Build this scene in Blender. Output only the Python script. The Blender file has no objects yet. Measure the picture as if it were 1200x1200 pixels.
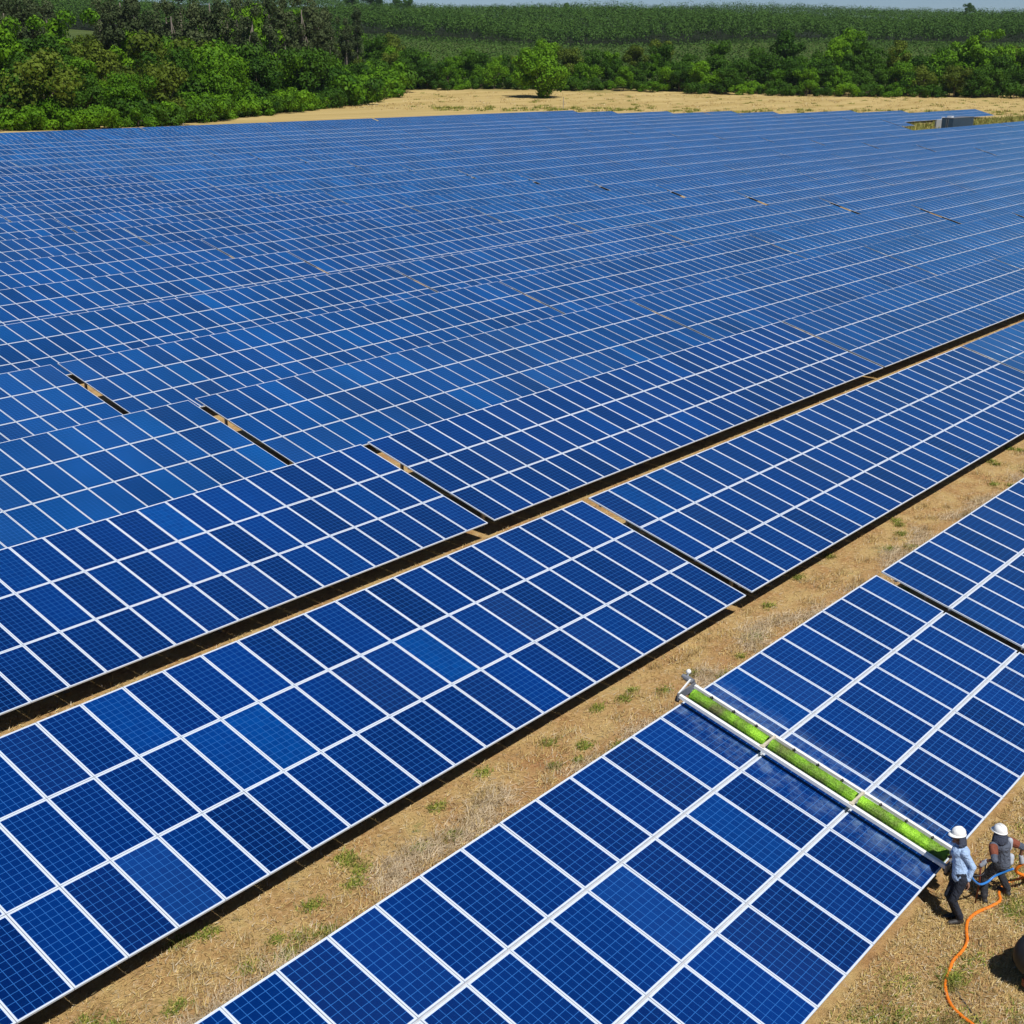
import bpy, bmesh, math, random
import numpy as np
from mathutils import Vector, Matrix
R = math.radians
random.seed(7); RNG = np.random.default_rng(11)
S = bpy.context.scene
COL = S.collection

# ------------------------------------------------------------------ camera, sky, sun, exposure
H = 0.67                                    # height of the tables' low edge over the ground
PITCH, YAW, ROLL, FOC = 0.3330480509, 0.8879230981, 0.0090477092, 1.539398
CAM = np.array([-15.04567, -16.264737, 14.092523 + H])
FW = np.array([math.sin(YAW)*math.cos(PITCH), math.cos(YAW)*math.cos(PITCH), -math.sin(PITCH)])
RT0 = np.array([math.cos(YAW), -math.sin(YAW), 0.0]); UP0 = np.cross(RT0, FW)
RT = RT0*math.cos(ROLL) + UP0*math.sin(ROLL); UP = -RT0*math.sin(ROLL) + UP0*math.cos(ROLL)
cd = bpy.data.cameras.new('camera'); cam = bpy.data.objects.new('camera', cd); COL.objects.link(cam)
cd.sensor_width = 36; cd.lens = 36*FOC/1.2; cd.clip_start = 0.5; cd.clip_end = 30000
M4 = Matrix.Identity(4)
for i in range(3):
    M4[i][0], M4[i][1], M4[i][2], M4[i][3] = RT[i], UP[i], -FW[i], CAM[i]
cam.matrix_world = M4
S.camera = cam
SUN_EL, SUN_AZ = R(56), R(-114)             # azimuth from +X, counter-clockwise
sun_dir = Vector((math.cos(SUN_EL)*math.cos(SUN_AZ), math.cos(SUN_EL)*math.sin(SUN_AZ), math.sin(SUN_EL)))
W = bpy.data.worlds.new('World'); S.world = W; W.use_nodes = True
wn = W.node_tree; wn.nodes.clear()
sky = wn.nodes.new('ShaderNodeTexSky'); sky.sky_type = 'NISHITA'; sky.sun_disc = False
sky.sun_elevation = SUN_EL; sky.sun_rotation = math.pi/2 - SUN_AZ
sky.altitude = 2500; sky.air_density = 1.0; sky.dust_density = 0.05; sky.ozone_density = 7.0
bg = wn.nodes.new('ShaderNodeBackground'); bg.inputs[1].default_value = 0.065
wo = wn.nodes.new('ShaderNodeOutputWorld')
wn.links.new(sky.outputs[0], bg.inputs[0]); wn.links.new(bg.outputs[0], wo.inputs[0])
sl = bpy.data.lights.new('sun', 'SUN'); sl.energy = 5.0; sl.angle = R(0.53); sl.color = (1.0, 0.97, 0.93)
so = bpy.data.objects.new('sun', sl); COL.objects.link(so)
so.rotation_euler = sun_dir.to_track_quat('Z', 'Y').to_euler()
S.view_settings.view_transform = 'Standard'; S.view_settings.look = 'None'
S.view_settings.exposure = 0.0; S.view_settings.gamma = 1.0; S.view_settings.use_curve_mapping = False
S.render.engine = 'CYCLES'
S.cycles.max_bounces = 6; S.cycles.transparent_max_bounces = 8

# ------------------------------------------------------------------ helpers
def at(px, py, z=0.0):
    """world point on the level z seen at a place of the photograph (only used to read off positions)"""
    d = FW + RT*((px-600)/(FOC*1000)) - UP*((py-600)/(FOC*1000))
    return Vector(CAM + d*((z-CAM[2])/d[2]))
def pix(p):
    d = np.asarray(p) - CAM; z = d@FW
    return 600 + FOC*1000*(d@RT)/z, 600 - FOC*1000*(d@UP)/z, z
def tag(o, label=None, cat=None, group=None, kind=None):
    if label: o['label'] = label
    if cat: o['category'] = cat
    if group: o['group'] = group
    if kind: o['kind'] = kind
    return o
def empty(name, loc=(0,0,0), rz=0.0):
    o = bpy.data.objects.new(name, None); COL.objects.link(o); o.location = loc; o.rotation_euler = (0,0,rz)
    o.empty_display_size = 0.2; return o
def link(name, me, parent=None, loc=None, rot=None):
    o = bpy.data.objects.new(name, me); COL.objects.link(o)
    if parent: o.parent = parent
    if loc is not None: o.location = loc
    if rot is not None: o.rotation_euler = rot
    return o
def np_mesh(name, V, F, mats, mi=None, uv=None, smooth=False):
    """V (n,3), F (m,k) same-size faces"""
    V = np.asarray(V, np.float32); F = np.asarray(F, np.int32)
    me = bpy.data.meshes.new(name); k = F.shape[1]
    me.vertices.add(len(V)); me.vertices.foreach_set('co', V.ravel())
    me.loops.add(F.size); me.loops.foreach_set('vertex_index', F.ravel())
    me.polygons.add(len(F)); me.polygons.foreach_set('loop_start', np.arange(0, F.size, k, dtype=np.int32))
    try: me.polygons.foreach_set('loop_total', np.full(len(F), k, np.int32))
    except Exception: pass
    for m in (mats if isinstance(mats, (list, tuple)) else [mats]): me.materials.append(m)
    if mi is not None: me.polygons.foreach_set('material_index', np.asarray(mi, np.int32))
    if uv is not None:
        l = me.uv_layers.new(name='UVMap'); l.data.foreach_set('uv', np.asarray(uv, np.float32).ravel())
    if smooth: me.polygons.foreach_set('use_smooth', np.ones(len(F), bool))
    me.update(calc_edges=True); me.validate()
    return me
BOXF = np.array([[0,3,2,1],[4,5,6,7],[0,1,5,4],[1,2,6,5],[2,3,7,6],[3,0,4,7]])
class MB:
    def __init__(s): s.V = []; s.F = []; s.M = []; s.n = 0
    def add(s, V, F, m=0):
        V = np.asarray(V, float); s.V.append(V); s.F += [[int(i)+s.n for i in f] for f in F]; s.M += [m]*len(F); s.n += len(V); return s
    def box(s, a, b, m=0):
        x0,y0,z0 = a; x1,y1,z1 = b
        return s.add([(x0,y0,z0),(x1,y0,z0),(x1,y1,z0),(x0,y1,z0),(x0,y0,z1),(x1,y0,z1),(x1,y1,z1),(x0,y1,z1)], BOXF, m)
    def bar(s, p, q, w, h=None, up=(0,0,1), m=0):
        h = h or w; p = Vector(p); q = Vector(q); d = (q-p).normalized()
        a = d.cross(Vector(up)); a = a.normalized() if a.length > 1e-5 else d.orthogonal().normalized()
        b = a.cross(d).normalized(); a = a*w/2; b = b*h/2
        return s.add([p-a-b, p+a-b, p+a+b, p-a+b, q-a-b, q+a-b, q+a+b, q-a+b], [[0,1,2,3],[7,6,5,4],[4,5,1,0],[5,6,2,1],[6,7,3,2],[7,4,0,3]], m)
    def tube(s, pts, rad, n=8, m=0, cap=True):
        pts = [Vector(p) for p in pts]; rad = rad if hasattr(rad, '__len__') else [rad]*len(pts)
        V = []; prev = None
        for i, p in enumerate(pts):
            d = (pts[min(i+1, len(pts)-1)] - pts[max(i-1, 0)]).normalized()
            a = (prev - d*prev.dot(d)) if prev else d.orthogonal()
            a.normalize(); prev = a; b = d.cross(a)
            for k in range(n):
                t = 2*math.pi*k/n; V.append(p + (a*math.cos(t) + b*math.sin(t))*rad[i])
        F = []
        for i in range(len(pts)-1):
            for k in range(n):
                F.append([i*n+k, i*n+(k+1)%n, (i+1)*n+(k+1)%n, (i+1)*n+k])
        if cap: F.append(list(range(n))[::-1]); F.append([(len(pts)-1)*n+k for k in range(n)])
        return s.add(V, F, m)
    def ball(s, c, r, m=0, nu=12, nv=8):
        r = r if hasattr(r, '__len__') else (r,r,r); V = []; F = []
        for j in range(nv+1):
            a = math.pi*j/nv
            for i in range(nu):
                b = 2*math.pi*i/nu; V.append((c[0]+r[0]*math.sin(a)*math.cos(b), c[1]+r[1]*math.sin(a)*math.sin(b), c[2]+r[2]*math.cos(a)))
        for j in range(nv):
            for i in range(nu): F.append([j*nu+i, (j+1)*nu+i, (j+1)*nu+(i+1)%nu, j*nu+(i+1)%nu])
        return s.add(V, F, m)
    def mesh(s, name, mats, smooth=False):
        me = bpy.data.meshes.new(name); me.from_pydata(np.concatenate(s.V).tolist(), [], s.F)
        for m in (mats if isinstance(mats, (list,tuple)) else [mats]): me.materials.append(m)
        me.polygons.foreach_set('material_index', s.M)
        if smooth: me.polygons.foreach_set('use_smooth', [True]*len(s.F))
        me.validate(); me.update(); return me
    def build(s, name, mats, parent=None, loc=None, rot=None, smooth=False):
        return link(name, s.mesh(name, mats, smooth), parent, loc, rot)
def smooth_path(pts, n=8):
    out = []; P = [Vector(p) for p in pts]
    for i in range(len(P)-1):
        a, b, c, d = P[max(i-1,0)], P[i], P[i+1], P[min(i+2, len(P)-1)]
        for k in range(n):
            t = k/n
            out.append(0.5*((2*b) + (c-a)*t + (2*a-5*b+4*c-d)*t*t + (3*b-a-3*c+d)*t**3))
    return out + [P[-1]]

# ------------------------------------------------------------------ materials
class NT:
    def __init__(s, name):
        s.m = bpy.data.materials.new(name); s.m.use_nodes = True; s.t = s.m.node_tree; s.b = s.t.nodes['Principled BSDF']
    def n(s, typ, **kw):
        nd = s.t.nodes.new('ShaderNode'+typ)
        for k, v in kw.items(): setattr(nd, k, v)
        return nd
    def l(s, a, b): s.t.links.new(a, b)
    def val(s, x, sock):
        if hasattr(x, 'is_output'): s.l(x, sock)
        else: sock.default_value = x
    def math(s, op, a, b=0.0, c=0.0):
        nd = s.n('Math', operation=op); s.val(a, nd.inputs[0]); s.val(b, nd.inputs[1]); s.val(c, nd.inputs[2]); return nd.outputs[0]
    def mix(s, f, a, b, blend='MIX'):
        nd = s.n('MixRGB', blend_type=blend); s.val(f, nd.inputs[0])
        for x, k in ((a,1),(b,2)):
            if hasattr(x, 'is_output'): s.l(x, nd.inputs[k])
            else: nd.inputs[k].default_value = (*x, 1)
        return nd.outputs[0]
    def noise(s, scale, detail=4, rough=.55, vec=None, dist=0):
        nd = s.n('TexNoise'); nd.inputs['Scale'].default_value = scale; nd.inputs['Detail'].default_value = detail
        nd.inputs['Roughness'].default_value = rough; nd.inputs['Distortion'].default_value = dist
        if vec is not None: s.l(vec, nd.inputs['Vector'])
        return nd.outputs[0]
    def ramp(s, f, stops, mode='LINEAR'):
        nd = s.n('ValToRGB'); cr = nd.color_ramp; cr.interpolation = mode
        while len(cr.elements) < len(stops): cr.elements.new(.5)
        for e, (p, c) in zip(cr.elements, stops): e.position = p; e.color = (*c, 1) if len(c) == 3 else c
        s.l(f, nd.inputs[0]); return nd.outputs[0]
    def rng(s, f, a, b, c=0., d=1.):
        nd = s.n('MapRange'); s.l(f, nd.inputs[0])
        for i, v in enumerate((a,b,c,d)): nd.inputs[i+1].default_value = v
        return nd.outputs[0]
    def bump(s, h, strength=.3, dist=.02):
        nd = s.n('Bump'); nd.inputs['Strength'].default_value = strength; nd.inputs['Distance'].default_value = dist
        s.l(h, nd.inputs['Height']); s.l(nd.outputs[0], s.b.inputs['Normal'])
    def base(s, c):
        if hasattr(c, 'is_output'): s.l(c, s.b.inputs['Base Color'])
        else: s.b.inputs['Base Color'].default_value = (*c, 1)
    def p(s, **kw):
        for k, v in kw.items(): s.b.inputs[k.replace('_', ' ')].default_value = v
        return s
def plain(name, c, rough=.5, metal=0., var=.12, scale=9., fold=0, **kw):
    t = NT(name); tc = t.n('TexCoord').outputs['Object']
    f = t.noise(scale, 5, .6, tc)
    t.base(t.mix(t.rng(f, .3, .7), tuple(x*(1-var) for x in c), tuple(min(1, x*(1+var)) for x in c)))
    t.p(Roughness=rough, Metallic=metal, **kw)
    if fold: t.bump(t.noise(11, 3, .5, tc, 1.2), fold, .05)
    return t.m

M = {}
M['frame'] = plain('panel_frame_aluminium', (.60,.655,.73), .42, 0, .05, 3)
M['frame'].node_tree.nodes['Principled BSDF'].inputs['Specular IOR Level'].default_value = .4
M['backsheet'] = plain('panel_backsheet', (.06,.06,.065), .6)
M['white_line'] = plain('panel_white_line', (.62,.68,.76), .35, 0, .04)
M['grid_line'] = plain('cell_grid_line', (.022,.125,.40), .2, 0, .04)
M['rail'] = plain('pale_mounting_rail', (.50,.51,.53), .5, .2)
M['steel'] = plain('galvanised_steel', (.33,.34,.35), .45, .6)
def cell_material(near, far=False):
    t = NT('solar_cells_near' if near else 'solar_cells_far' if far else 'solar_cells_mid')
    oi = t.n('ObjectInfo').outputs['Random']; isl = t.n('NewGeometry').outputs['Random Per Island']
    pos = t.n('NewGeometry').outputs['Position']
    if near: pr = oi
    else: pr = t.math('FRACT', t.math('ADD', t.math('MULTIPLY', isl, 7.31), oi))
    c = t.ramp(pr, [(0,(.0002,.009,.066)),(.18,(.0002,.0125,.090)),(.52,(.0002,.018,.120)),(.88,(.0002,.024,.148)),(.96,(.0003,.034,.18)),(1,(.0004,.050,.22))] if near else [(0,(.0004,.021,.108)),(.18,(.0005,.031,.146)),(.52,(.0006,.043,.185)),(.88,(.0007,.051,.208)),(.96,(.0008,.060,.23)),(1,(.001,.070,.255))] if not far else [(0,(.0012,.042,.165)),(.18,(.002,.056,.205)),(.52,(.003,.074,.25)),(.84,(.004,.085,.275)),(.93,(.005,.097,.30)),(1,(.006,.11,.33))])  # lighter ramps on mid and far tables stand in for sky reflection
    if near:
        c = t.mix(t.rng(isl, 0, 1, 0, .38), c, (.0002,.012,.105))
        g = t.noise(38, 2, .6, pos); c = t.mix(t.rng(g, .35, .65, 0, .22), c, (.0004,.034,.20))
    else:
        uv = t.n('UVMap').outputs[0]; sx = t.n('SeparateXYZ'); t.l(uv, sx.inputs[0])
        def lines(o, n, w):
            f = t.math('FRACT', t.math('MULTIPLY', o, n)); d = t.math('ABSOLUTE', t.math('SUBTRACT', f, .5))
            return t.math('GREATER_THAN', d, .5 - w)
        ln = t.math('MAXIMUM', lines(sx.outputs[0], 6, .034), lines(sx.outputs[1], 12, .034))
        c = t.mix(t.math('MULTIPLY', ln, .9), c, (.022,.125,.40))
    gl = t.noise(.22, 3, .5, pos); gv = t.rng(gl, .3, .7, .80, 1.22)  # broad lightness wobble painted in for soiling and uneven sky reflection
    cb = t.n('CombineXYZ'); [t.l(gv, cb.inputs[k]) for k in range(3)]; c = t.mix(1.0, c, cb.outputs[0], 'MULTIPLY')
    # dust on whole tables; thicker far off, standing in for hazy sky reflection
    dn = t.noise(.035, 3, .6, pos); dn2 = t.noise(.9, 4, .65, pos)
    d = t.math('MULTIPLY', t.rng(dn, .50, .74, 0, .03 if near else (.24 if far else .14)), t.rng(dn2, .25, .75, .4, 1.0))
    d = t.math('ADD', d, t.math('MULTIPLY', t.math('POWER', t.math('FRACT', t.math('MULTIPLY', pr, 13.7)), 9.0), .035))
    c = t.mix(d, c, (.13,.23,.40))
    t.base(c); t.p(Roughness=.12, IOR=1.5)
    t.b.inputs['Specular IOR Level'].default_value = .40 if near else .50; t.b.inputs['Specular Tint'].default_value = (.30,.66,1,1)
    if True:   # blue-tinted dust sheen that stands in for sky reflection at a grazing look
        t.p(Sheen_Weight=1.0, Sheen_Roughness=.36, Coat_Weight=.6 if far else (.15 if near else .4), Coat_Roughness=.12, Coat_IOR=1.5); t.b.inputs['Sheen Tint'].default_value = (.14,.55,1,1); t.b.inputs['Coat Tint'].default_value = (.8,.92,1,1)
    rr = t.rng(dn2, .3, .7, .10, .2); t.l(rr, t.b.inputs['Roughness'])
    return t.m
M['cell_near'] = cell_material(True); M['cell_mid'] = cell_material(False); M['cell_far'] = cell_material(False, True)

def ground_material():
    t = NT('dry_ground'); pos = t.n('NewGeometry').outputs['Position']
    sx = t.n('SeparateXYZ'); t.l(pos, sx.inputs[0])
    n1 = t.noise(.9, 6, .65, pos); n2 = t.noise(7, 5, .7, pos); n3 = t.noise(42, 4, .7, pos); n4 = t.noise(.28, 4, .6, pos)
    soil = t.mix(t.rng(n2, .32, .68), (.21,.115,.045), (.60,.345,.14))
    straw = t.mix(t.rng(n3, .3, .7), (.40,.265,.10), (.68,.49,.215))
    c = t.mix(t.rng(n1, .36, .62), soil, straw)
    c = t.mix(t.rng(n2, .55, .72, 0, .7), c, (.54,.44,.31))       # bleached mown straw
    c = t.mix(t.rng(n4, .56, .66, 0, .55), c, (.40,.20,.085))      # bare red soil
    gm = t.math('MULTIPLY', t.rng(n1, .60, .70), t.rng(n2, .45, .6))
    c = t.mix(t.math('MULTIPLY', gm, .85), c, (.13,.16,.03))
    c = t.mix(t.rng(t.noise(2.3, 5, .7, pos, .6), .56, .70, 0, .6), c, (.15,.095,.045))   # damp dark soil and old litter      # thin green
    for yc, wd in ((-2.75,.20),(-1.25,.22)):     # wheel tracks of the mower in the lane
        wob = t.math('ADD', sx.outputs[1], t.math('MULTIPLY', t.math('SUBTRACT', n4, .5), .5))
        tr_ = t.math('MULTIPLY', t.rng(t.math('ABSOLUTE', t.math('SUBTRACT', wob, yc)), wd*.4, wd*1.5, 1, 0), t.rng(n1, .35, .6, .15, .8))
        c = t.mix(tr_, c, (.40,.225,.095))
    # far dry field: smooth straw with faint mowing lines
    tv = t.n('VectorMath', operation='DOT_PRODUCT'); t.l(pos, tv.inputs[0]); tv.inputs[1].default_value = (math.sin(YAW), math.cos(YAW), 0)
    s = t.math('ADD', tv.outputs[1 if len(tv.outputs)>1 and tv.outputs[1].enabled else 0], -(CAM[0]*math.sin(YAW)+CAM[1]*math.cos(YAW)))
    mp = t.n('Mapping'); t.l(pos, mp.inputs[0]); mp.inputs['Rotation'].default_value = (0,0,YAW); mp.inputs['Scale'].default_value = (.012,.16,1)
    streak = t.noise(1, 4, .6, mp.outputs[0]); blotch = t.noise(.05, 5, .65, pos)
    far = t.mix(t.rng(streak, .35, .65), (.40,.29,.105), (.52,.39,.165))
    far = t.mix(t.rng(blotch, .55, .72, 0, .55), far, (.36,.28,.085))
    c = t.mix(t.rng(s, 110, 260), c, far)
    edge = t.math('ADD', s, t.math('MULTIPLY', t.math('SUBTRACT', blotch, .5), 40))
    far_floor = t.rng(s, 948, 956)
    c = t.mix(t.rng(edge, 522, 545), c, t.mix(t.rng(blotch, .3, .7), (.055,.085,.02), (.10,.13,.035)))
    c = t.mix(far_floor, c, (.018,.026,.010))  # dark leaf litter, with the forest's shade put into its colour
    t.base(c); t.p(Roughness=.95); t.b.inputs['Specular IOR Level'].default_value = .1
    t.bump(t.math('ADD', n2, t.math('MULTIPLY', n3, .5)), .9, .06)
    return t.m
M['ground'] = ground_material()

def leaf_material(name, a, b, trans=.14, hue=.5, patch=.45):
    t = NT(name); oi = t.n('ObjectInfo').outputs['Random']; g = t.n('NewGeometry'); isl = g.outputs['Random Per Island']
    tc = t.n('TexCoord').outputs['Object']; nz = t.noise(patch, 3, .6, tc)
    f = t.math('ADD', t.math('MULTIPLY', isl, .45), t.math('ADD', t.math('MULTIPLY', oi, hue), t.math('MULTIPLY', t.math('SUBTRACT', nz, .5), .9)))
    c = t.mix(f, a, b); t.base(c); t.p(Roughness=.6); t.b.inputs['Specular IOR Level'].default_value = .10
    tr = t.n('BsdfTranslucent'); t.l(t.mix(.5, c, tuple(min(1,x*1.4) for x in b)), tr.inputs[0])
    ms = t.n('MixShader'); ms.inputs[0].default_value = trans
    t.l(t.b.outputs[0], ms.inputs[1]); t.l(tr.outputs[0], ms.inputs[2]); t.l(ms.outputs[0], t.t.nodes['Material Output'].inputs[0])
    return t.m
M['leaf_bright'] = leaf_material('leaf_bright_green', (.030,.095,.004), (.150,.305,.010))
M['leaf_dark'] = leaf_material('leaf_dark_green', (.015,.052,.004), (.070,.155,.010))
M['leaf_olive'] = leaf_material('leaf_olive', (.042,.072,.007), (.14,.19,.018))
M['leaf_euca'] = leaf_material('leaf_eucalyptus', (.026,.050,.016), (.105,.130,.050))
M['leaf_forest'] = leaf_material('leaf_plantation_forest', (.024,.066,.010), (.090,.175,.024), patch=.035)
M['leaf_crop'] = leaf_material('leaf_crop_rows', (.046,.098,.015), (.095,.170,.028), patch=.02)
M['bark'] = plain('bark', (.12,.09,.065), .9, 0, .35, 2)
M['bark_pale'] = plain('pale_bark', (.24,.20,.16), .85, 0, .25, 1.5)
def straw_material(name, stops):
    t = NT(name); isl = t.n('NewGeometry').outputs['Random Per Island']
    pos = t.n('NewGeometry').outputs['Position']; nz = t.noise(1.7, 4, .6, pos)
    c = t.mix(t.rng(nz, .50, .70, 0, .75), t.ramp(isl, stops), (.17,.115,.04)); t.base(c); t.p(Roughness=.85); t.b.inputs['Specular IOR Level'].default_value = .15; return t.m
M['straw'] = straw_material('dry_straw', [(0,(.26,.16,.07)),(.35,(.48,.33,.12)),(.7,(.66,.50,.20)),(.9,(.58,.50,.38)),(1,(.30,.26,.06))])
M['hay'] = straw_material('bleached_hay', [(0,(.34,.25,.15)),(.5,(.54,.43,.28)),(1,(.70,.58,.40))])
M['weed'] = straw_material('weed_green', [(0,(.07,.11,.015)),(.6,(.19,.24,.035)),(1,(.42,.36,.08))])

# ------------------------------------------------------------------ terrain
SY, CY = math.sin(YAW), math.cos(YAW)
def st(x, y): return (x-CAM[0])*SY + (y-CAM[1])*CY, (x-CAM[0])*CY - (y-CAM[1])*SY
def xy(s, t): return CAM[0] + s*SY + t*CY, CAM[1] + s*CY - t*SY
def height(s, t):
    z = np.interp(s, [-1e4, 395, 440, 480, 520, 620, 900, 960, 1200, 1900, 2400, 3200, 1e5], [0,0,.35,1.2,2.4,8,22.5,25,38,67,70,20,-20])
    l = np.clip((-t-150)/350, 0, 1); z = z + 16*l*l*(3-2*l)*np.clip((s-600)/500, 0, 1)*np.clip((3000-s)/600, 0, 1)
    z = z + np.clip((s-600)/400, 0, 1)*(3.2*np.sin(t*.011+1.)*np.sin(s*.006) + 2.0*np.sin(t*.023+s*.004))*np.clip((3000-s)/600,0,1)
    return z
ss = np.concatenate([[-200,-60,0,60,130,220,300,360], np.arange(395, 1000, 15), np.arange(1000, 3300, 60), [4000,6000,9000,11500]])
tt = np.concatenate([[-9000,-6000,-3000,-1800], np.arange(-1200, 1201, 50), [1800,3000,6000,9000]])
SS, TT = np.meshgrid(ss, tt, indexing='ij'); X, Y = xy(SS, TT); Z = height(SS, TT)
ns, nt = SS.shape; idx = np.arange(ns*nt).reshape(ns, nt)
F = np.stack([idx[:-1,:-1], idx[:-1,1:], idx[1:,1:], idx[1:,:-1]], -1).reshape(-1, 4)
tag(link('ground', np_mesh('ground', np.stack([X,Y,Z], -1).reshape(-1,3), F, M['ground'], smooth=True)), kind='structure',
    label='dry straw coloured field ground with bare soil and thin grass')
# far hills on the horizon
tt = np.arange(-7000, 7001, 250); ss = np.array([8200, 9000, 9800, 10800])
SS, TT = np.meshgrid(ss, tt, indexing='ij'); X, Y = xy(SS, TT)
prof = 292 + 22*np.sin(TT*.0011+.6) + 14*np.sin(TT*.0027+2) + 7*np.sin(TT*.0071)
Z = np.where(SS == 9800, prof, np.where(SS == 9000, prof*.62, -20))
ns, nt = SS.shape; idx = np.arange(ns*nt).reshape(ns, nt)
F = np.stack([idx[:-1,:-1], idx[:-1,1:], idx[1:,1:], idx[1:,:-1]], -1).reshape(-1, 4)
M['hill'] = plain('distant_hill_scrub', (.10,.14,.13), .95, 0, .2, .002)
tag(link('distant_hills', np_mesh('distant_hills', np.stack([X,Y,Z], -1).reshape(-1,3), F, M['hill'], smooth=True)), kind='structure', label='low blue hills far off on the horizon')

# ------------------------------------------------------------------ solar tables
TILT = 0.2613235; CT, ST_ = math.cos(TILT), math.sin(TILT)
PW, PL, PV, ROWP = 1.001, 1.965, 1.9794642, 9.3565873
FR, MG = .026, .035
def ring(z0, z1):  # frame: top ring, outer walls, inner lip
    o = [(0,0),(PW,0),(PW,PL),(0,PL)]; i = [(FR,FR),(PW-FR,FR),(PW-FR,PL-FR),(FR,PL-FR)]
    V = [(x,y,z1) for x,y in o] + [(x,y,z1) for x,y in i] + [(x,y,z0) for x,y in o] + [(x,y,z1-.006) for x,y in i]
    F = []
    for k in range(4):
        n = (k+1)%4
        F += [[k,n,4+n,4+k],[8+k,8+n,n,k],[4+k,4+n,12+n,12+k]]
    return V, F
fv, ff = ring(-.04, 0)
mb = MB(); mb.add(fv, ff); FRAME_ME = mb.mesh('panel_frame', M['frame'])
a, b = FR-.001, PW-FR+.001; c, d = FR-.001, PL-FR+.001
SHEET = [(a,c,-.006),(b,c,-.006),(b,d,-.006),(a,d,-.006)]; UNDER = [(a,d,-.012),(b,d,-.012),(b,c,-.012),(a,c,-.012)]
# nearest panels: white sheet with 72 separate cells laid on it
mb = MB(); mb.add(SHEET, [[0,1,2,3]], 0); mb.add(UNDER, [[0,1,2,3]], 1)
mb.add([(MG-.001,MG-.001,-.0052),(PW-MG+.001,MG-.001,-.0052),(PW-MG+.001,PL-MG+.001,-.0052),(MG-.001,PL-MG+.001,-.0052)], [[0,1,2,3]], 3)
cw, ch = (PW-2*MG)/6, (PL-2*MG)/12; g = .0052
for i in range(6):
    for j in range(12):
        x0, y0 = MG+i*cw+g, MG+j*ch+g; x1, y1 = x0+cw-2*g, y0+ch-2*g
        mb.add([(x0,y0,-.0045),(x1,y0,-.0045),(x1,y1,-.0045),(x0,y1,-.0045)], [[0,1,2,3]], 2)
PANEL_NEAR = mb.mesh('solar_panel', [M['white_line'], M['backsheet'], M['cell_near'], M['grid_line']])
def with_uv(me, faces_uv):
    l = me.uv_layers.new(name='UVMap')
    for pi, uvs in faces_uv.items():
        for k, li in enumerate(me.polygons[pi].loop_indices): l.data[li].uv = uvs[k]
    return me
UVQ = [(0,0),(1,0),(1,1),(0,1)]
mb = MB(); mb.add(fv, ff, 0); mb.add(SHEET, [[0,1,2,3]], 0); mb.add(UNDER, [[0,1,2,3]], 1)
m_ = MG - .004; mx = .025
mb.add([(mx,m_,.0015),(PW-mx,m_,.0015),(PW-mx,PL-m_,.0015),(mx,PL-m_,.0015)], [[0,1,2,3]], 2)
for k_ in (4, 10): mb.M[k_] = 3  # side walls of the silver frame painted darker, as if shaded in the gaps
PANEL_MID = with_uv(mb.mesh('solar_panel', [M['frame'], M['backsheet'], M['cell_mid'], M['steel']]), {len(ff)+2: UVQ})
def rot(x, v, d=0.0): return (x, v*CT - d*ST_, H + v*ST_ + d*CT)      # table-local point: along the row, up the slope, off the face
FAR_CACHE = {}
def far_array(n, pitch):
    key = (n, round(pitch, 3))
    if key in FAR_CACHE: return FAR_CACHE[key]
    ii, jj = np.meshgrid(np.arange(n), np.arange(3), indexing='ij'); off = np.stack([ii.ravel()*pitch, jj.ravel()*PV+.012, 0*ii.ravel()], -1)
    q = np.array([(0,0,0),(PW,0,0),(PW,PL,0),(0,PL,0),(0,0,-.04),(PW,0,-.04),(PW,PL,-.04),(0,PL,-.04),(mx,m_,.004),(PW-mx,m_,.004),(PW-mx,PL-m_,.004),(mx,PL-m_,.004)])
    f = np.array([[0,1,2,3],[7,6,5,4],[4,5,1,0],[5,6,2,1],[6,7,3,2],[7,4,0,3],[8,9,10,11]]); mi = [0,1,0,3,0,3,2]  # side walls take the darker grey here too, shade put into colour
    P = (off[:,None,:] + q[None]).reshape(-1,3)
    V = np.stack([P[:,0], P[:,1]*CT - P[:,2]*ST_, H + P[:,1]*ST_ + P[:,2]*CT], -1)
    Fc = (f[None] + 12*np.arange(len(off))[:,None,None]).reshape(-1,4)
    uv = np.tile(np.array(UVQ), (len(Fc),1))
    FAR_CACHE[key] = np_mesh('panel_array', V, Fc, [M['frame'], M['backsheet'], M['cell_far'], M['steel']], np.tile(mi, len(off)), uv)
    return FAR_CACHE[key]
SUP_CACHE = {}
LEG_ME = {}
def leg_mesh(kind):
    if kind not in LEG_ME:
        v = 1.05 if kind == 'front' else 4.85; z = H + v*ST_ - .16
        mb = MB(); mb.box((-.05,-.035,-.05), (.05,.035,z)); mb.box((-.09,-.09,z), (.09,.09,z+.012))
        LEG_ME[kind] = mb.mesh('leg', M['steel'])
    return LEG_ME[kind]
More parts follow.
